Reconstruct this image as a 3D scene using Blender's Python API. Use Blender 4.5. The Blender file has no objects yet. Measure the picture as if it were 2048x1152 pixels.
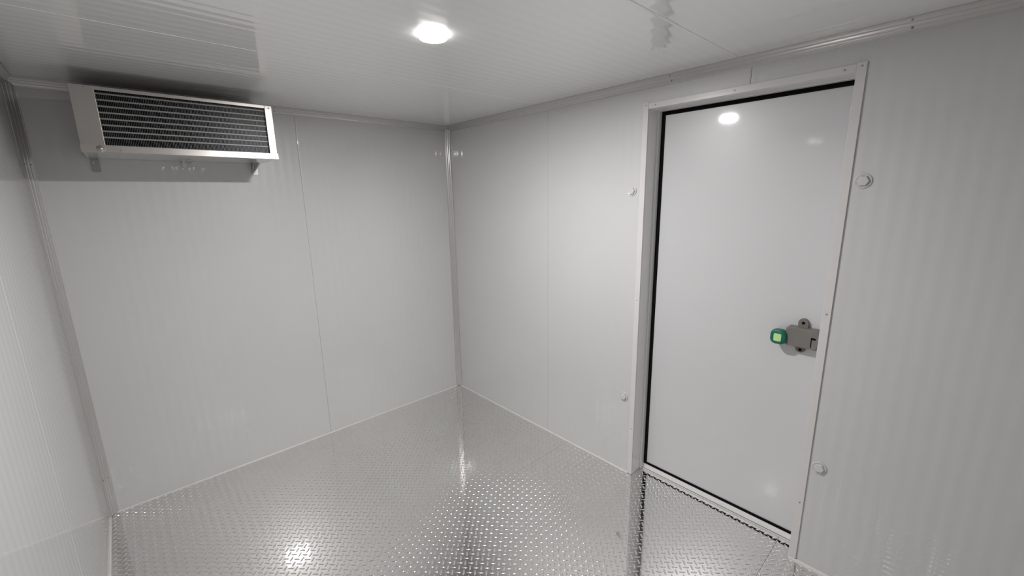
import bpy, bmesh, math, random
from mathutils import Matrix, Vector

random.seed(4)
scene = bpy.context.scene
COL = scene.collection

# ------------------------------------------------------------------ camera, world, exposure
W, L, H = 2.32, 3.70, 2.20          # room: x -W..0, y -L..0, z 0..H
CAM = Vector((-2.0409, -2.9617, 1.6492))
YAW, PITCH, ROLL, FPX = 0.73917, -0.21199, -0.01785, 848.6

def camera_axes():
    fwd = Vector((math.sin(YAW) * math.cos(PITCH), math.cos(YAW) * math.cos(PITCH), math.sin(PITCH)))
    r = fwd.cross(Vector((0, 0, 1))).normalized()
    u = r.cross(fwd)
    c, s = math.cos(ROLL), math.sin(ROLL)
    return c * r + s * u, -s * r + c * u, fwd

RX, UX, FX = camera_axes()
cd = bpy.data.cameras.new('camera')
cd.sensor_width = 36.0
cd.lens = FPX / 2048 * 36.0
cd.clip_start = 0.01
cam = bpy.data.objects.new('camera', cd)
COL.objects.link(cam)
cam.matrix_world = Matrix(((RX.x, UX.x, -FX.x, CAM.x), (RX.y, UX.y, -FX.y, CAM.y),
                           (RX.z, UX.z, -FX.z, CAM.z), (0, 0, 0, 1)))
scene.camera = cam

wd = bpy.data.worlds.new('world')
scene.world = wd
wd.use_nodes = True
wd.node_tree.nodes['Background'].inputs[0].default_value = (0.02, 0.02, 0.02, 1)

LAMP_STRENGTH = 1760.0
vs = scene.view_settings
vs.view_transform = 'Standard'
vs.look = 'None'
vs.gamma = 1.0
vs.use_curve_mapping = False
vs.exposure = 0.0
cy = scene.cycles
cy.use_denoising = True
cy.use_adaptive_sampling = True
cy.adaptive_threshold = 0.03
cy.adaptive_min_samples = 32
cy.max_bounces = 7
cy.diffuse_bounces = 5
cy.glossy_bounces = 5
cy.caustics_reflective = True
cy.blur_glossy = 0.8
cy.sample_clamp_indirect = 8.0

# ------------------------------------------------------------------ materials
def new_mat(name):
    m = bpy.data.materials.new(name)
    m.use_nodes = True
    nt = m.node_tree
    return m, nt, nt.nodes['Principled BSDF']

def principled(name, col, rough=0.4, metal=0.0, coat=0.0, coat_rough=0.05, spec=0.5,
               noise=0.0, nscale=8.0, rnoise=0.0, stretch=(1, 1, 1), bump=0.0):
    m, nt, b = new_mat(name)
    b.inputs['Base Color'].default_value = (*col, 1)
    b.inputs['Roughness'].default_value = rough
    b.inputs['Metallic'].default_value = metal
    b.inputs['Coat Weight'].default_value = coat
    b.inputs['Coat Roughness'].default_value = coat_rough
    b.inputs['Coat IOR'].default_value = 1.62
    b.inputs['Specular IOR Level'].default_value = spec
    if noise or rnoise or bump:
        tc = nt.nodes.new('ShaderNodeTexCoord')
        mp = nt.nodes.new('ShaderNodeMapping')
        mp.inputs['Scale'].default_value = stretch
        nt.links.new(tc.outputs['Object'], mp.inputs['Vector'])
        nz = nt.nodes.new('ShaderNodeTexNoise')
        nz.inputs['Scale'].default_value = nscale
        nz.inputs['Detail'].default_value = 5.0
        nt.links.new(mp.outputs[0], nz.inputs['Vector'])
        if noise:
            mr = nt.nodes.new('ShaderNodeMapRange')
            mr.inputs['From Min'].default_value = 0.3
            mr.inputs['From Max'].default_value = 0.7
            mr.inputs['To Min'].default_value = 1 - noise
            mr.inputs['To Max'].default_value = 1 + noise
            nt.links.new(nz.outputs['Fac'], mr.inputs['Value'])
            mx = nt.nodes.new('ShaderNodeVectorMath')
            mx.operation = 'SCALE'
            mx.inputs[0].default_value = col
            nt.links.new(mr.outputs[0], mx.inputs['Scale'])
            nt.links.new(mx.outputs[0], b.inputs['Base Color'])
        if rnoise:
            mr = nt.nodes.new('ShaderNodeMapRange')
            mr.inputs['From Min'].default_value = 0.3
            mr.inputs['From Max'].default_value = 0.7
            mr.inputs['To Min'].default_value = max(0.02, rough - rnoise)
            mr.inputs['To Max'].default_value = rough + rnoise
            nt.links.new(nz.outputs['Fac'], mr.inputs['Value'])
            nt.links.new(mr.outputs[0], b.inputs['Roughness'])
        if bump:
            bp = nt.nodes.new('ShaderNodeBump')
            bp.inputs['Strength'].default_value = 1.0
            bp.inputs['Distance'].default_value = bump
            nt.links.new(nz.outputs['Fac'], bp.inputs['Height'])
            nt.links.new(bp.outputs[0], b.inputs['Normal'])
    return m

M = {}
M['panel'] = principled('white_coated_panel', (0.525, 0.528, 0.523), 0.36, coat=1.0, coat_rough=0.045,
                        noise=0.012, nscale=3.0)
M['ceiling_panel'] = principled('white_coated_ceiling', (0.84, 0.842, 0.835), 0.30, coat=1.0, coat_rough=0.05)  # whiter than the wall panels, making up for fill light the ceiling lacks
M['core'] = principled('panel_core', (0.55, 0.54, 0.52), 0.8)
M['door'] = principled('white_door_skin', (0.525, 0.53, 0.54), 0.36, coat=1.0, coat_rough=0.05,
                       noise=0.01, nscale=2.0)
M['frame'] = principled('white_door_frame', (0.58, 0.568, 0.568), 0.32, coat=0.6, coat_rough=0.12, noise=0.02, nscale=20)
M['jamb'] = principled('lightened_jamb_lining', (0.80, 0.785, 0.785), 0.36, coat=0.3, coat_rough=0.15)  # lighter copy of the frame white, standing in for light bounced into the recess
M['stop'] = principled('door_stop_strip', (0.76, 0.77, 0.755), 0.4, coat=0.5, coat_rough=0.1)  # grey-white strip, lightened further in place of bounced light
M['rubber'] = principled('black_rubber', (0.004, 0.004, 0.004), 0.9, spec=0.1)
M['cove'] = principled('anodised_cove', (0.50, 0.49, 0.482), 0.21, metal=0.55, noise=0.015, nscale=9)
M['steel'] = principled('brushed_stainless', (0.46, 0.435, 0.415), 0.34, metal=1.0, rnoise=0.03,
                        nscale=6)
M['dark_steel'] = principled('bracket_steel', (0.36, 0.35, 0.34), 0.4, metal=0.8)
M['fin'] = principled('coil_fin', (0.17, 0.173, 0.176), 0.4, metal=0.6)
M['tube'] = principled('coil_tube', (0.23, 0.23, 0.226), 0.45, metal=0.2)
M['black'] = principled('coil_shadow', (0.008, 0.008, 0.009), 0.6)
M['tread'] = principled('tread_plate', (0.86, 0.85, 0.84), 0.075, metal=1.0, noise=0.02, nscale=5, rnoise=0.015)
M['lug'] = principled('tread_lug', (0.86, 0.85, 0.84), 0.12, metal=1.0)
M['bead'] = principled('sealant_bead', (0.60, 0.585, 0.56), 0.42, noise=0.05, nscale=18)
M['sill'] = principled('sill_profile', (0.72, 0.72, 0.72), 0.32, metal=0.25)
M['plug'] = principled('white_plug', (0.535, 0.53, 0.52), 0.3, coat=0.5, coat_rough=0.08)
M['latch'] = principled('grey_latch', (0.155, 0.148, 0.138), 0.5, noise=0.04, nscale=30)
M['green'] = principled('green_knob', (0.0, 0.115, 0.075), 0.4)
M['glow_insert'] = principled('pale_green_insert', (0.46, 0.68, 0.30), 0.5)
M['screw'] = principled('screw_head', (0.35, 0.34, 0.33), 0.35, metal=0.8)
M['lamp_ring'] = principled('white_lamp_ring', (0.8, 0.8, 0.79), 0.35)
m, nt, b = new_mat('lamp_diffuser')
b.inputs['Base Color'].default_value = (0.8, 0.8, 0.8, 1)
b.inputs['Emission Color'].default_value = (1.0, 0.975, 0.965, 1)
b.inputs['Emission Strength'].default_value = LAMP_STRENGTH
M['diffuser'] = m
m, nt, b = new_mat('lamp_skirt')       # frosted side of the lamp, far dimmer than its lens
b.inputs['Base Color'].default_value = (0.8, 0.8, 0.8, 1)
b.inputs['Emission Color'].default_value = (1.0, 0.975, 0.965, 1)
b.inputs['Emission Strength'].default_value = 14.0
M['skirt'] = m

# ------------------------------------------------------------------ helpers
def tag(o, label=None, cat=None, group=None, kind=None):
    if label: o['label'] = label
    if cat: o['category'] = cat
    if group: o['group'] = group
    if kind: o['kind'] = kind
    return o

def link(name, me, mat, parent=None, loc=None):
    o = bpy.data.objects.new(name, me)
    COL.objects.link(o)
    if mat is not None and len(me.materials) == 0:
        me.materials.append(mat)
    if parent is not None:
        o.parent = parent
    if loc is not None:
        o.location = loc
    return o

def obj(name, bm, mat, parent=None, smooth=False, loc=None):
    bmesh.ops.recalc_face_normals(bm, faces=bm.faces[:])
    me = bpy.data.meshes.new(name)
    bm.to_mesh(me)
    bm.free()
    if smooth:
        for p in me.polygons:
            p.use_smooth = True
    return link(name, me, mat, parent, loc)

def empty(name, loc=(0, 0, 0)):
    o = bpy.data.objects.new(name, None)
    COL.objects.link(o)
    o.location = loc
    o.empty_display_size = 0.05
    return o

def add_box(bm, a, b, bevel=0.0):
    x0, x1 = sorted((a[0], b[0])); y0, y1 = sorted((a[1], b[1])); z0, z1 = sorted((a[2], b[2]))
    vs_ = [bm.verts.new(p) for p in ((x0, y0, z0), (x1, y0, z0), (x1, y1, z0), (x0, y1, z0),
                                     (x0, y0, z1), (x1, y0, z1), (x1, y1, z1), (x0, y1, z1))]
    fs = [bm.faces.new([vs_[i] for i in q]) for q in
          ((0, 3, 2, 1), (4, 5, 6, 7), (0, 1, 5, 4), (1, 2, 6, 5), (2, 3, 7, 6), (3, 0, 4, 7))]
    if bevel > 0:
        es = list({e for f in fs for e in f.edges})
        bmesh.ops.bevel(bm, geom=es, offset=bevel, segments=2, affect='EDGES', profile=0.5)

def box(name, a, b, mat, parent=None, bevel=0.0):
    bm = bmesh.new()
    add_box(bm, a, b, bevel)
    return obj(name, bm, mat, parent)

def add_prism(bm, pts, axis, a, b):
    """closed 2D outline swept along an axis; pts in the other two axes in order"""
    def mk(p, t):
        if axis == 0: return (t, p[0], p[1])
        if axis == 1: return (p[0], t, p[1])
        return (p[0], p[1], t)
    A = [bm.verts.new(mk(p, a)) for p in pts]
    B = [bm.verts.new(mk(p, b)) for p in pts]
    n = len(pts)
    for i in range(n):
        bm.faces.new((A[i], A[(i + 1) % n], B[(i + 1) % n], B[i]))
    bm.faces.new(A[::-1]); bm.faces.new(B)

def add_lathe(bm, prof, n, centre, axis):
    """prof: (radius, height) list, revolved about an axis direction through centre"""
    axis = Vector(axis).normalized()
    t = Vector((0, 0, 1)) if abs(axis.z) < 0.9 else Vector((1, 0, 0))
    u = axis.cross(t).normalized(); w = axis.cross(u)
    c = Vector(centre)
    rings = []
    for r, h in prof:
        if r < 1e-7:
            rings.append([bm.verts.new(c + axis * h)])
        else:
            rings.append([bm.verts.new(c + axis * h + (u * math.cos(k * 2 * math.pi / n) + w * math.sin(k * 2 * math.pi / n)) * r)
                          for k in range(n)])
    for A, B in zip(rings, rings[1:]):
        for k in range(n):
            k2 = (k + 1) % n
            if len(A) == 1 and len(B) == 1: continue
            if len(A) == 1: bm.faces.new((A[0], B[k2], B[k]))
            elif len(B) == 1: bm.faces.new((A[k], A[k2], B[0]))
            else: bm.faces.new((A[k], A[k2], B[k2], B[k]))

def rrect(cx, cz, w, h, r, n=5):
    pts = []
    for (sx, sz, a0) in ((1, 1, 0), (-1, 1, 90), (-1, -1, 180), (1, -1, 270)):
        for i in range(n + 1):
            a = math.radians(a0 + 90 * i / n)
            pts.append((cx + sx * (w / 2 - r) + r * math.cos(a), cz + sz * (h / 2 - r) + r * math.sin(a)))
    return pts

def screw(parent, c, axis, r=0.004, name='screw', mat='screw'):
    bm = bmesh.new()
    add_lathe(bm, [(r, 0), (r, r * 0.25), (r * 0.7, r * 0.55), (r * 0.3, r * 0.6), (0, r * 0.45)], 10, c, axis)
    return obj(name, bm, M[mat], parent, smooth=True)

# ------------------------------------------------------------------ ribbed wall and ceiling panels
RIB_P, EDGE = 0.05, 0.0035
def rib(s, amp):
    return amp * math.tanh(1.6 * math.sin(2 * math.pi * s / RIB_P)) / math.tanh(1.6)

def ribbed_panel(name, mat, parent, s0, s1, tspans, place, amp=0.00018):
    """ribs run along t; s across; tspans(s)->(t0,t1); place(s, t, depth)->point.
    depth > 0 goes into the room; the panel stands 6 mm off its core."""
    S = [s0, s0 + EDGE * 0.35, s0 + EDGE]
    step = RIB_P / 10
    k = math.ceil((s0 + EDGE + 0.002) / step)
    while k * step < s1 - EDGE - 0.002:
        S.append(k * step); k += 1
    S += [s1 - EDGE, s1 - EDGE * 0.35, s1]
    extra = tspans(None)
    S = sorted(set(S + [e for e in extra if s0 < e < s1] + [e + 1e-5 for e in extra if s0 < e < s1]))
    verts, faces = [], []
    def dep(s):
        d = min(s - s0, s1 - s)
        base = 0.006 + rib(s, amp)
        if d < EDGE:
            q = 1 - d / EDGE
            base -= 0.0014 * q * q
        return base
    idx = {}
    def v(s, t, d):
        key = (round(s, 6), round(t, 5), round(d, 6))
        if key not in idx:
            idx[key] = len(verts); verts.append(place(s, t, d))
        return idx[key]
    for a, b in zip(S, S[1:]):
        t0, t1 = tspans((a + b) / 2)
        faces.append((v(a, t0, dep(a)), v(b, t0, dep(b)), v(b, t1, dep(b)), v(a, t1, dep(a))))
    # rim down to the core
    for s in (s0, s1):
        t0, t1 = tspans(s + (1e-4 if s == s0 else -1e-4))
        faces.append((v(s, t0, 0.0), v(s, t1, 0.0), v(s, t1, dep(s)), v(s, t0, dep(s))))
    me = bpy.data.meshes.new(name)
    me.from_pydata(verts, [], faces)
    bm = bmesh.new(); bm.from_mesh(me)
    bmesh.ops.recalc_face_normals(bm, faces=bm.faces[:])
    # make the ribbed face look into the room
    bm.faces.ensure_lookup_table()
    f = bm.faces[len(bm.faces) // 2]
    inward = Vector(place(s0, 0, 1.0)) - Vector(place(s0, 0, 0.0))
    if f.normal.dot(inward) < 0:
        bmesh.ops.reverse_faces(bm, faces=bm.faces[:])
    for f in bm.faces: f.smooth = True
    bm.to_mesh(me); bm.free()
    try:
        me.set_sharp_from_angle(angle=math.radians(55))
    except Exception:
        pass
    return link(name, me, mat, parent)

T = 0.10   # core thickness
GAP = 0.0005
# panel faces sit 6 mm off the core so that the face is at the measured plane
OFF = 0.006
DOOR_Y0, DOOR_Y1, DOOR_Z = -1.763, -2.586, 2.066     # clear opening in the right wall
full = lambda s: [] if s is None else (0.0, H)

# back wall (behind the cooler)
wb = box('wall_back', (-W - T, OFF, -0.06), (T, OFF + T, H + T), M['core'])
tag(wb, 'white ribbed panel wall behind the refrigeration cooler', 'wall', kind='structure')
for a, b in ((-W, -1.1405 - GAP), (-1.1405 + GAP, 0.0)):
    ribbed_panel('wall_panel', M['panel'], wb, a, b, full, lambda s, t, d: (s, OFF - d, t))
# left wall
wl = box('wall_left', (-W - OFF - T, -L - T, -0.06), (-W - OFF, OFF, H + T), M['core'])
tag(wl, 'white ribbed panel wall at the left edge of the room', 'wall', kind='structure')
for a, b in ((-L, -3.364 - GAP), (-3.364 + GAP, -2.21 - GAP), (-2.21 + GAP, -1.056 - GAP), (-1.056 + GAP, 0.0)):
    ribbed_panel('wall_panel', M['panel'], wl, a, b, full, lambda s, t, d: (-W - OFF + d, s, t), amp=0.0001)
# wall behind the camera
wf = box('wall_front', (-W - T, -L - OFF - T, -0.06), (T, -L - OFF, H + T), M['core'])
tag(wf, 'white ribbed panel wall closing the room behind the viewer', 'wall', kind='structure')
for a, b in ((-W, -1.1405 - GAP), (-1.1405 + GAP, 0.0)):
    ribbed_panel('wall_panel', M['panel'], wf, a, b, full, lambda s, t, d: (s, -L - OFF + d, t))
# right wall with the door opening
bm = bmesh.new()
add_box(bm, (OFF, OFF, -0.06), (OFF + T + 0.06, DOOR_Y0 + 0.004, H + T))
add_box(bm, (OFF, DOOR_Y1 - 0.004, -0.06), (OFF + T + 0.06, -L - T, H + T))
add_box(bm, (OFF, DOOR_Y0 + 0.004, DOOR_Z + 0.004), (OFF + T + 0.06, DOOR_Y1 - 0.004, H + T))
wr = obj('wall_right', bm, M['core'])
tag(wr, 'white ribbed panel wall around the door', 'wall', kind='structure')
def right_span(s):
    if s is None: return [DOOR_Y0 + 0.004, DOOR_Y1 - 0.004]
    return (DOOR_Z + 0.004, H) if DOOR_Y1 - 0.004 < s < DOOR_Y0 + 0.004 else (0.0, H)
for a, b in ((-L, -3.384 - GAP), (-3.384 + GAP, -2.2295 - GAP), (-2.2295 + GAP, -1.075 - GAP), (-1.075 + GAP, 0.0)):
    ribbed_panel('wall_panel', M['panel'], wr, a, b, right_span, lambda s, t, d: (OFF - d, s, t))
# ceiling, panels and ribs along x
cl = box('ceiling', (-W - T, -L - T, H + OFF), (T, T, H + OFF + T), M['core'])
tag(cl, 'white ribbed panel ceiling with one lamp', 'ceiling', kind='structure')
cspan = lambda s: [] if s is None else (-W, 0.0)
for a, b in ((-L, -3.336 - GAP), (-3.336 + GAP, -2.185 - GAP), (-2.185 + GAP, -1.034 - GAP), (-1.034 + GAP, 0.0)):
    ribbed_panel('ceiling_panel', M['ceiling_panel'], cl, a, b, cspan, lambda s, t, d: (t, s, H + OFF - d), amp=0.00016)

# ------------------------------------------------------------------ floor: tread plates with lugs
fl = box('floor', (-W - T, -L - T, -0.06), (T + 0.1, T, -0.004), M['core'])
tag(fl, 'grey metal tread plate floor with raised lugs', 'floor', kind='structure')
SILL_X = 0.100
plates = []
for y0, y1 in ((0.0, -1.2675), (-1.2675, -2.521), (-2.521, -L)):
    bm = bmesh.new()
    g = 0.0011
    a, b = y0 - (g if y0 < 0 else 0), y1 + (g if y1 > -L else 0)
    add_box(bm, (-W, a, -0.004), (0.0, b, 0.0))
    ya, yb = min(a, DOOR_Y0), max(b, DOOR_Y1)
    if ya > yb:
        add_box(bm, (0.0, ya, -0.004), (SILL_X, yb, 0.0))
    bmesh.ops.remove_doubles(bm, verts=bm.verts[:], dist=1e-5)
    p = obj('floor_plate', bm, M['tread'], fl)
    plates.append((p, a, b))
# one lug: a long eight-sided island with sloping sides
LUG_L, LUG_W, LUG_H = 0.029, 0.0088, 0.0015
def lug_geometry():
    out = []
    for k in range(8):
        t = (k + 0.5) * math.pi / 4
        out.append((math.copysign(abs(math.cos(t)) ** 0.85, math.cos(t)) * LUG_L / 2,
                    math.copysign(abs(math.sin(t)) ** 0.85, math.sin(t)) * LUG_W / 2))
    v = [(x, y, 0.0) for x, y in out] + [(x * 0.80, y * 0.62, LUG_H * 0.72) for x, y in out] + \
        [(x * 0.55, y * 0.30, LUG_H) for x, y in out]
    f = []
    for r in (0, 8):
        for k in range(8):
            k2 = (k + 1) % 8
            f.append((r + k, r + k2, r + 8 + k2, r + 8 + k))
    f.append(tuple(range(16, 24)))
    return v, f
LV, LF = lug_geometry()
lug_me = bpy.data.meshes.new('tread_lug')
lug_me.from_pydata(LV, [], LF)
for p in lug_me.polygons: p.use_smooth = True
lug_me.materials.append(M['lug'])
S45 = math.sqrt(0.5)
CELL = 0.0257
def project(p):
    d = Vector(p) - CAM
    z = d.dot(FX)
    if z < 0.05: return None
    return (1024 + FPX * d.dot(RX) / z, 576 - FPX * d.dot(UX) / z, z)
lugs = []
N = 130
for i in range(-N, N):
    for j in range(-N, N):
        u, w = i * CELL, j * CELL
        x, y = -1.16 + (u + w) * S45, -1.6 + (-u + w) * S45
        if not (-W + 0.014 < x and -L + 0.014 < y < -0.014): continue
        if x > -0.014:
            if not (DOOR_Y1 + 0.016 < y < DOOR_Y0 - 0.016 and x < SILL_X - 0.016): continue
        which = None
        for k, (p, a, b) in enumerate(plates):
            if b + 0.004 < y < a - 0.004: which = k
        if which is None: continue
        ang = -math.pi / 4 if (i + j) % 2 == 0 else math.pi / 4
        lugs.append((x, y, ang, which))
def visible_size(l):
    q = project((l[0], l[1], 0))
    if q is None or not (0 <= q[0] < 2048 and 0 <= q[1] < 1152): return -1
    if q[0] > 1592 and l[0] > -0.02: return -1
    return q[1] / 1152 / (q[2] ** 2)
order = sorted(range(len(lugs)), key=lambda k: -visible_size(lugs[k]))
single = set(order[:300])
bulk = {0: ([], []), 1: ([], []), 2: ([], [])}
for k, (x, y, ang, which) in enumerate(lugs):
    if k in single:
        o = link('tread_lug', lug_me, None, plates[which][0], (x, y, 0.0))
        o.rotation_euler = (0, 0, ang)
    else:
        vv, ff = bulk[which]
        n0 = len(vv)
        c, s = math.cos(ang), math.sin(ang)
        vv.extend((x + c * px - s * py, y + s * px + c * py, pz) for px, py, pz in LV)
        ff.extend(tuple(n0 + q for q in f) for f in LF)
for which, (vv, ff) in bulk.items():
    if not vv: continue
    me = bpy.data.meshes.new('tread_lugs')
    me.from_pydata(vv, [], ff)
    for p in me.polygons: p.use_smooth = True
    o = link('tread_lugs', me, M['lug'], plates[which][0])
    tag(o, kind='stuff')

# ------------------------------------------------------------------ coves and beads
C = 0.037
def cove(name, axis, a, b, corner, sx, sz, label, c=C, screws=()):
    """sloping cove strip in a corner; sx, sz point into the room along the two other axes"""
    # lip, shallow concave face with two fine ridges, lip
    prof = [(0.0, c), (0.0018, c), (0.0030, c - 0.0022)]
    n, a0 = 18, math.radians(27)
    e = c - 0.0052
    for i in range(n + 1):
        u = i / n
        th = (2 * u - 1) * a0
        sag = 0.5 * (e * math.sqrt(2)) / math.sin(a0) * (math.cos(th) - math.cos(a0)) * 0.25
        k = 0.0030 + e * u * 0.94 - sag * 0.7071, 0.0030 + e * (1 - u) * 0.94 - sag * 0.7071
        ridge = 0.0006 if i in (6, 12) else 0.0
        prof.append((max(0.0009, k[0] + ridge), max(0.0009, k[1] + ridge)))
    prof += [(c - 0.0022, 0.0030), (c, 0.0018), (c, 0.0), (0, 0)]
    pts = [(corner[0] + sx * p, corner[1] + sz * q) for p, q in prof]
    bm = bmesh.new()
    add_prism(bm, pts, axis, a, b)
    o = obj(name, bm, M['cove'], smooth=True)
    o.data.set_sharp_from_angle(angle=math.radians(28))
    tag(o, label, 'trim', kind='structure')
    for t in screws:
        for f in (0.25, 0.75):
            m0, m1 = corner[0] + sx * c * (1 - f) * 0.98, corner[1] + sz * c * f * 0.98
            p = {0: (t, m0, m1), 1: (m0, t, m1), 2: (m0, m1, t)}[axis]
            n = {0: (0, sx, sz), 1: (sx, 0, sz), 2: (sx, sz, 0)}[axis]
            screw(o, Vector(p) + Vector(n).normalized() * 0.0008, n, 0.0028)
    return o
cove('trim_1', 0, -W, 0, (0, H), -1, -1, 'aluminium cove strip between ceiling and the cooler wall', screws=(-0.45, -1.25))
cove('trim_2', 1, -L, 0, (0, H), -1, -1, 'aluminium cove strip between ceiling and the door wall', c=0.040, screws=(-0.55, -1.88, -2.72))
cove('trim_3', 1, -L, 0, (-W, H), 1, -1, 'aluminium cove strip between ceiling and the left wall')
cove('trim_4', 2, 0.003, H, (0, 0), -1, -1, 'vertical aluminium corner strip beside the door wall', c=0.036, screws=(0.34,))
cove('trim_5', 2, 0.003, H, (-W, 0), 1, -1, 'vertical aluminium corner strip left of the cooler', c=0.036, screws=(0.22, 1.83))
cove('trim_6', 0, -W, 0, (-L, H), 1, -1, 'aluminium cove strip on the ceiling behind the viewer')

def bead(name, axis, a, b, corner, sx, label, r=0.006, kind='structure'):
    pts = [(corner, 0.0)] + [(corner + sx * r * math.sin(t), r * math.cos(t)) for t in
                             [i * math.pi / 2 / 5 for i in range(6)]]
    bm = bmesh.new()
    add_prism(bm, pts, axis, a, b)
    o = obj(name, bm, M['bead'], smooth=False)
    return tag(o, label, 'sealant', kind=kind)
bead('baseboard_back', 0, -W, 0, 0.0, -1, 'pale sealant line along the foot of the cooler wall')
bead('baseboard_left', 1, -L, 0, -W, 1, 'pale sealant line along the foot of the left wall')
bead('baseboard_right', 1, DOOR_Y0 + 0.028, 0, 0.0, -1, 'pale sealant line on the floor between corner and door')
bead('baseboard_right_near', 1, -L, DOOR_Y1 - 0.002, 0.0, -1, 'smeared beige sealant line on the floor right of the door', r=0.011)
bead('baseboard_front', 0, -W, 0, -L, 1, 'pale sealant line along the wall behind the viewer')

# ------------------------------------------------------------------ door
DX = 0.120          # door face plane
door = empty('door_1', (0, (DOOR_Y0 + DOOR_Y1) / 2, 0))
tag(door, 'tall white cold room door set back in a white frame', 'door', kind='structure')
door_off = Vector(door.location)
def dpart(name, bm, mat, parent=door, smooth=False):
    o = obj(name, bm, mat, parent, smooth)
    if parent is door: o.location = -door_off
    return o
STOP, GSK = 0.010, 0.0185
bm = bmesh.new()
add_box(bm, (DX, DOOR_Y0 - STOP - 0.004, 0.026), (DX + 0.045, DOOR_Y1 + 0.002, DOOR_Z - 0.007), 0.002)
dpart('door_leaf', bm, M['door'])
# gasket ring, four sides
gy0, gy1, gz0, gz1 = DOOR_Y0 - STOP, DOOR_Y1 - 0.004, 0.031, DOOR_Z - 0.003
for nm, a, b in (('gasket', (DX - 0.006, gy0, gz0), (DX + 0.002, gy0 - GSK, gz1)),
                 ('gasket', (DX - 0.006, gy1, gz0), (DX + 0.002, gy1 + GSK, gz1)),
                 ('gasket', (DX - 0.006, gy0 - GSK, gz1), (DX + 0.002, gy1 + GSK, gz1 - GSK)),
                 ('gasket', (DX - 0.006, gy0 - GSK, gz0), (DX + 0.002, gy1 + GSK, gz0 + 0.013))):
    bm = bmesh.new(); add_box(bm, a, b, 0.0015)
    o = dpart(nm, bm, M['rubber'])
    o['label'] = 'black rubber door seal'
# jamb linings and stops
for nm, a, b, mt in (
        ('jamb', (-0.002, DOOR_Y0, 0.0005), (DX + 0.046, DOOR_Y0 + 0.004, DOOR_Z + 0.004), 'jamb'),
        ('jamb', (-0.002, DOOR_Y1, 0.0005), (DX + 0.046, DOOR_Y1 - 0.004, DOOR_Z + 0.004), 'jamb'),
        ('head_lining', (-0.002, DOOR_Y0, DOOR_Z), (DX + 0.046, DOOR_Y1, DOOR_Z + 0.004), 'jamb'),
        ('door_stop', (0.086, DOOR_Y0, 0.0005), (DX + 0.004, DOOR_Y0 - STOP, DOOR_Z), 'stop'),
        ('door_stop', (0.086, DOOR_Y1, 0.0005), (DX + 0.004, DOOR_Y1 + 0.001, DOOR_Z), 'stop'),
        ('door_stop', (0.086, DOOR_Y0 - STOP, DOOR_Z), (DX + 0.004, DOOR_Y1 + 0.001, DOOR_Z - 0.003), 'stop')):
    bm = bmesh.new(); add_box(bm, a, b, 0.0012)
    dpart(nm, bm, M[mt])
# face trims: left, right, head
FW = 0.029
def face_trim(name, a, b, label):
    bm = bmesh.new(); add_box(bm, a, b, 0.0012)
    o = dpart(name, bm, M['frame']); o['label'] = label
    return o
TZ = DOOR_Z + 0.027
tl = face_trim('frame_face', (-0.0065, DOOR_Y0 + FW, 0.002), (0.002, DOOR_Y0 - 0.001, TZ + 0.0035), 'white frame strip left of the door')
tr = face_trim('frame_face', (-0.0065, DOOR_Y1 - FW, 0.002), (0.002, DOOR_Y1 + 0.001, TZ + 0.0035), 'white frame strip right of the door')
th = face_trim('frame_head', (-0.0050, DOOR_Y0 - 0.0013, DOOR_Z - 0.001), (0.002, DOOR_Y1 + 0.0013, TZ), 'white frame strip above the door')
for par, spots in ((tl, [(DOOR_Y0 + FW * .5, z) for z in (2.083, 1.08, 0.3)]),
                   (tr, [(DOOR_Y1 - FW * .5, z) for z in (2.083, 1.165, 0.3)]),
                   (th, [(y, DOOR_Z + 0.013) for y in (-1.80, -2.17, -2.55)])):
    for (y, z) in spots:
        screw(par, (-0.0066 if par is not th else -0.0051, y, z), (-1, 0, 0), 0.0032)
# sill
bm = bmesh.new()
add_prism(bm, [(0.105, 0.0), (0.105, 0.007), (0.116, 0.031), (DX + 0.05, 0.032), (DX + 0.05, 0.0)], 1, DOOR_Y0 - 0.0005, DOOR_Y1 + 0.0005)
o = dpart('sill', bm, M['sill']); o['label'] = 'pale metal sill under the door'
bm = bmesh.new()
add_box(bm, (0.1035, DOOR_Y0 - 0.001, 0.0), (0.107, DOOR_Y1 + 0.001, 0.007))
o = dpart('sill_groove', bm, M['rubber'])
bm = bmesh.new()
add_box(bm, (0.098, DOOR_Y0 - 0.001, 0.0), (0.1038, DOOR_Y1 + 0.001, 0.006), 0.0015)
o = dpart('sill_bead', bm, M['bead'])

# latch on the door: foot plate with two ears, housing, strike slot, green release knob
latch_off = Vector((DX, -2.507, 1.02))
bm = bmesh.new()
add_prism(bm, rrect(-2.503, 1.0255, 0.038, 0.155, 0.0185), 0, DX - 0.014, DX + 0.0005)
la = dpart('latch', bm, M['latch'])
la['label'] = 'grey safety latch with a green release knob'
def lpart(name, bm, mat, smooth=False, label=None):
    o = obj(name, bm, mat, la, smooth)
    if label: o['label'] = label
    return o
bm = bmesh.new()
BX = 0.0700
pts = rrect(-2.5105, 1.022, 0.127, 0.086, 0.012)
A = [bm.verts.new((DX - 0.002, p[0], p[1])) for p in pts]
B = [bm.verts.new((BX + 0.008, p[0], p[1])) for p in pts]
Cc = [bm.verts.new((BX, -2.5105 + (p[0] + 2.5105) * 0.93, 1.022 + (p[1] - 1.022) * 0.90)) for p in pts]
n = len(pts)
for P_, Q_ in ((A, B), (B, Cc)):
    for k in range(n):
        bm.faces.new((P_[k], P_[(k + 1) % n], Q_[(k + 1) % n], Q_[k]))
bm.faces.new(A[::-1]); bm.faces.new(Cc)
lpart('latch_housing', bm, M['latch'])
bm = bmesh.new()
add_box(bm, (BX - 0.0012, -2.545, 0.990), (BX + 0.01, -2.5485, 1.034))
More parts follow.
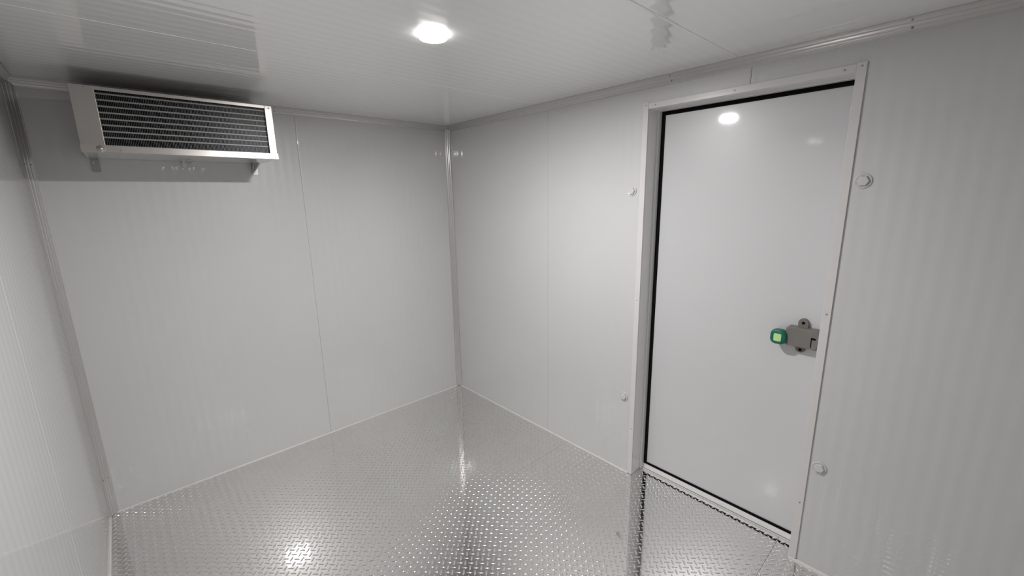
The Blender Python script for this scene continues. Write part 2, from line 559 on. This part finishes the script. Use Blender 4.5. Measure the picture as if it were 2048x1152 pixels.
add_box(bm, (BX - 0.0012, -2.545, 1.026), (BX + 0.01, -2.562, 1.034))
lpart('strike_slot', bm, M['rubber'], label='dark slot in the latch housing')
for z in (1.084, 0.9605):
    screw(la, (DX - 0.0141, -2.503, z), (-1, 0, 0), 0.0062, mat='rubber')
bm = bmesh.new()
add_lathe(bm, [(0.011, 0), (0.011, 0.030)], 16, (0.088, -2.465, 1.018), (0, 1, 0))
lpart('knob_shaft', bm, M['rubber'])
bm = bmesh.new()
kc = (-2.424, 1.0125)
outline = rrect(kc[0], kc[1], 0.064, 0.068, 0.024, 6)
n = len(outline)
rings = []
for x, sc in ((0.094, 0.80), (0.090, 0.95), (0.080, 1.0), (0.066, 1.0), (0.059, 0.95), (0.056, 0.82), (0.0552, 0.5)):
    rings.append([bm.verts.new((x, kc[0] + (p[0] - kc[0]) * sc, kc[1] + (p[1] - kc[1]) * sc)) for p in outline])
for P_, Q_ in zip(rings, rings[1:]):
    for k in range(n):
        bm.faces.new((P_[k], P_[(k + 1) % n], Q_[(k + 1) % n], Q_[k]))
bm.faces.new(rings[0][::-1]); bm.faces.new(rings[-1])
lpart('release_knob', bm, M['green'], True, 'green rounded release knob')
bm = bmesh.new()
add_prism(bm, rrect(kc[0] + 0.001, kc[1] - 0.001, 0.030, 0.035, 0.006), 0, 0.0540, 0.0560)
lpart('knob_insert', bm, M['glow_insert'], label='pale green square on the knob')

# ------------------------------------------------------------------ round plug covers beside the door
def plug_cover(y, z, label, ang):
    o = empty('plug_cover', (-0.0005, y, z))
    tag(o, label, 'plug cover', 'white round plug covers beside the door')
    bm = bmesh.new()
    add_lathe(bm, [(0.0, -0.002), (0.0265, -0.002), (0.0272, 0.001), (0.0262, 0.0035), (0.0235, 0.0042), (0.0215, 0.0026), (0.0, 0.0026)],
              40, (0, 0, 0), (-1, 0, 0))
    obj('rim', bm, M['plug'], o, True)
    bm = bmesh.new()
    # six-sided head, one corner towards the right
    add_lathe(bm, [(0.0200, 0.002), (0.0196, 0.0080), (0.0172, 0.0112), (0.0, 0.0116)],
              6, (0, 0, 0), (-1, 0, 0))
    obj('cap', bm, M['plug'], o, False)
    return o
plug_cover(-1.687, 1.668, 'small white round plug cover high on wall left of the door', 0)
plug_cover(-1.688, 0.484, 'small white round plug cover low on wall left of the door', 0)
plug_cover(-2.6515, 1.683, 'white round plug cover high on wall right of the door', 1)
plug_cover(-2.6505, 0.495, 'white round plug cover low on wall right of the door', 1)

# ------------------------------------------------------------------ ceiling lamp
LAMP = (-1.148, -1.603, H)
lamp = empty('ceiling_lamp', LAMP)
tag(lamp, 'lit round dome lamp on the white ceiling', 'lamp')
bm = bmesh.new()
prof = [(0.0515, 0.0), (0.0515, -0.0050), (0.0505, -0.0100), (0.0485, -0.0140), (0.0465, -0.0155)]
add_lathe(bm, prof, 40, (0, 0, 0), (0, 0, 1))
obj('lamp_skirt', bm, M['skirt'], lamp, True)
bm = bmesh.new()
add_lathe(bm, [(0.0465, -0.0155), (0.030, -0.0160), (0.0, -0.0164)], 40, (0, 0, 0), (0, 0, 1))
o = obj('diffuser', bm, M['diffuser'], lamp, True)
o['label'] = 'glowing white lens'

# ------------------------------------------------------------------ refrigeration cooler on the back wall
EX0, EX1, EZ0, EZ1, EY = -2.108, -1.365, 1.863, 2.130, -0.390
OX0, OX1, OZ0, OZ1 = -2.032, -1.398, 1.893, 2.115
ec = empty('evaporator_cooler', (EX0, 0.0, EZ0))
tag(ec, 'stainless steel evaporator cooler with dark finned coil high on the wall', 'cooler')
eo = Vector(ec.location)
def epart(name, bm, mat, parent=ec, smooth=False, label=None):
    o = obj(name, bm, mat, parent, smooth)
    if parent is ec: o.location = -eo
    if label: o['label'] = label
    return o
t = 0.0015
bm = bmesh.new(); add_box(bm, (EX0, EY + 0.003, EZ1 - t), (EX1, -0.002, EZ1)); epart('top_panel', bm, M['steel'])
bm = bmesh.new(); add_box(bm, (EX0 + 0.001, EY + 0.004, EZ0 + 0.004), (EX1 - 0.001, -0.002, EZ0 + 0.0055)); epart('drain_pan', bm, M['panel'])
for x in (EX0, EX1 - t):
    bm = bmesh.new(); add_box(bm, (x, EY + 0.003, EZ0 + 0.004), (x + t, -0.002, EZ1 - t)); epart('side_panel', bm, M['steel'])
# front frame: left blank plate, right flange, top flange, bottom pan lip
def flange(name, a, b, label=None, bevel=0.001):
    bm = bmesh.new(); add_box(bm, a, b, bevel)
    return epart(name, bm, M['steel'], label=label)
fp = flange('front_plate', (EX0, EY, OZ0 - 0.004), (OX0, EY + 0.003, EZ1), 'blank steel plate left of the coil')
fr = flange('front_flange', (OX1, EY, OZ0 - 0.004), (EX1, EY + 0.003, EZ1), 'bright steel strip right of the coil')
ft = flange('front_flange', (OX0, EY + 0.0003, OZ1), (OX1, EY + 0.003, EZ1), 'steel strip above the coil')
bm = bmesh.new()
# pan lip leans a little forward at its foot
add_prism(bm, [(EY + 0.0028, OZ0), (EY - 0.0020, OZ0), (EY - 0.0046, EZ0 + 0.003), (EY - 0.0040, EZ0), (EY + 0.006, EZ0), (EY + 0.006, EZ0 + 0.003)], 0, EX0 - 0.002, EX1 + 0.003)
fb = epart('pan_lip', bm, M['steel'], label='steel lip of the drain pan under the coil')
# side reveals of the opening
for x in (OX0 - 0.002, OX1):
    bm = bmesh.new(); add_box(bm, (x, EY + 0.003, OZ0), (x + 0.002, EY + 0.03, OZ1)); epart('coil_end_plate', bm, M['fin'])
# coil: black sheet standing for the shade behind, fins, horizontal tubes
bm = bmesh.new(); add_box(bm, (OX0 - 0.001, EY + 0.062, OZ0 - 0.01), (OX1 + 0.001, EY + 0.07, OZ1 + 0.004)); epart('coil_shade_back', bm, M['black'])
bm = bmesh.new()
nf = 112
for k in range(nf):
    x = OX0 + 0.003 + (OX1 - OX0 - 0.006) * k / (nf - 1)
    add_box(bm, (x - 0.0006, EY + 0.016, OZ0 - 0.003), (x + 0.0006, EY + 0.062, OZ1 + 0.002))
o = epart('coil_fins', bm, M['fin'], label='closely set dark metal fins'); tag(o, kind='stuff')
pitch = 0.0252
for k in range(8):
    z = OZ1 - 0.0105 - k * pitch
    bm = bmesh.new()
    add_box(bm, (OX0, EY + 0.0125, z - 0.0034), (OX1, EY + 0.0165, z + 0.0034), 0.0011)
    epart('coil_bar', bm, M['tube'], label='pale bar across the coil' if k == 0 else None)
bm = bmesh.new(); add_box(bm, (OX0, EY + 0.012, OZ0 + 0.001), (OX1, EY + 0.016, OZ0 + 0.004)); epart('coil_bar', bm, M['tube'])
# screws on the front
for par, spots in ((fp, [(-2.060, 2.122)]), (fr, [(-1.3795, 2.118)])):
    for x, z in spots:
        screw(par, (x, EY - 0.0001, z), (0, -1, 0), 0.0036)
for x in (-1.985, -1.472, -1.377):
    screw(fb, (x, EY - 0.0036, 1.876), (0, -1, 0), 0.0034)
bm = bmesh.new()
add_lathe(bm, [(0.0165, 0.0), (0.0150, 0.002), (0.0075, 0.0035), (0.0068, 0.0068), (0.0045, 0.0085), (0.0, 0.0088)], 20, (-2.048, EY - 0.0030, 1.8775), (0, -1, 0))
obj('cap_screw', bm, M['steel'], fb, True)
# wall brackets under the unit and the drain stub
def bracket(x, gusset):
    bm = bmesh.new()
    add_prism(bm, rrect(x, 1.833, 0.032, 0.062, 0.006), 1, -0.0005, -0.0040)
    add_box(bm, (x - 0.016, -0.001, 1.8625), (x + 0.016, -0.045, 1.8665))
    if gusset:
        add_prism(bm, [(-0.004, 1.808), (-0.004, 1.864), (-0.060, 1.864)], 0, x - 0.016, x - 0.0135)
    o = epart('wall_bracket', bm, M['dark_steel'], label='steel bracket under the cooler')
    bm = bmesh.new()
    add_prism(bm, rrect(x, 1.846, 0.018, 0.009, 0.004), 1, -0.0040, -0.0052)
    s = obj('slot_washer', bm, M['frame'], o)
    screw(o, (x + 0.003, -0.0052, 1.845), (0, -1, 0), 0.0045)
bracket(-2.081, False)
bracket(-1.397, True)
bm = bmesh.new()
add_lathe(bm, [(0.0, 0), (0.0085, 0.0), (0.0085, 0.006), (0.0105, 0.008), (0.0105, 0.024), (0.0085, 0.026), (0.0085, 0.034)], 16, (-1.735, -0.030, 1.833), (0, 0, 1))
epart('drain_stub', bm, M['plug'], smooth=False, label='pale drain stub under the cooler')
bm = bmesh.new()
add_lathe(bm, [(0.0, 0.0), (0.0028, 0.0), (0.0028, 0.05), (0.0, 0.05)], 8, (-1.75, -0.032, 1.8565), (1, 0, 0))
epart('drain_clip', bm, M['dark_steel'])
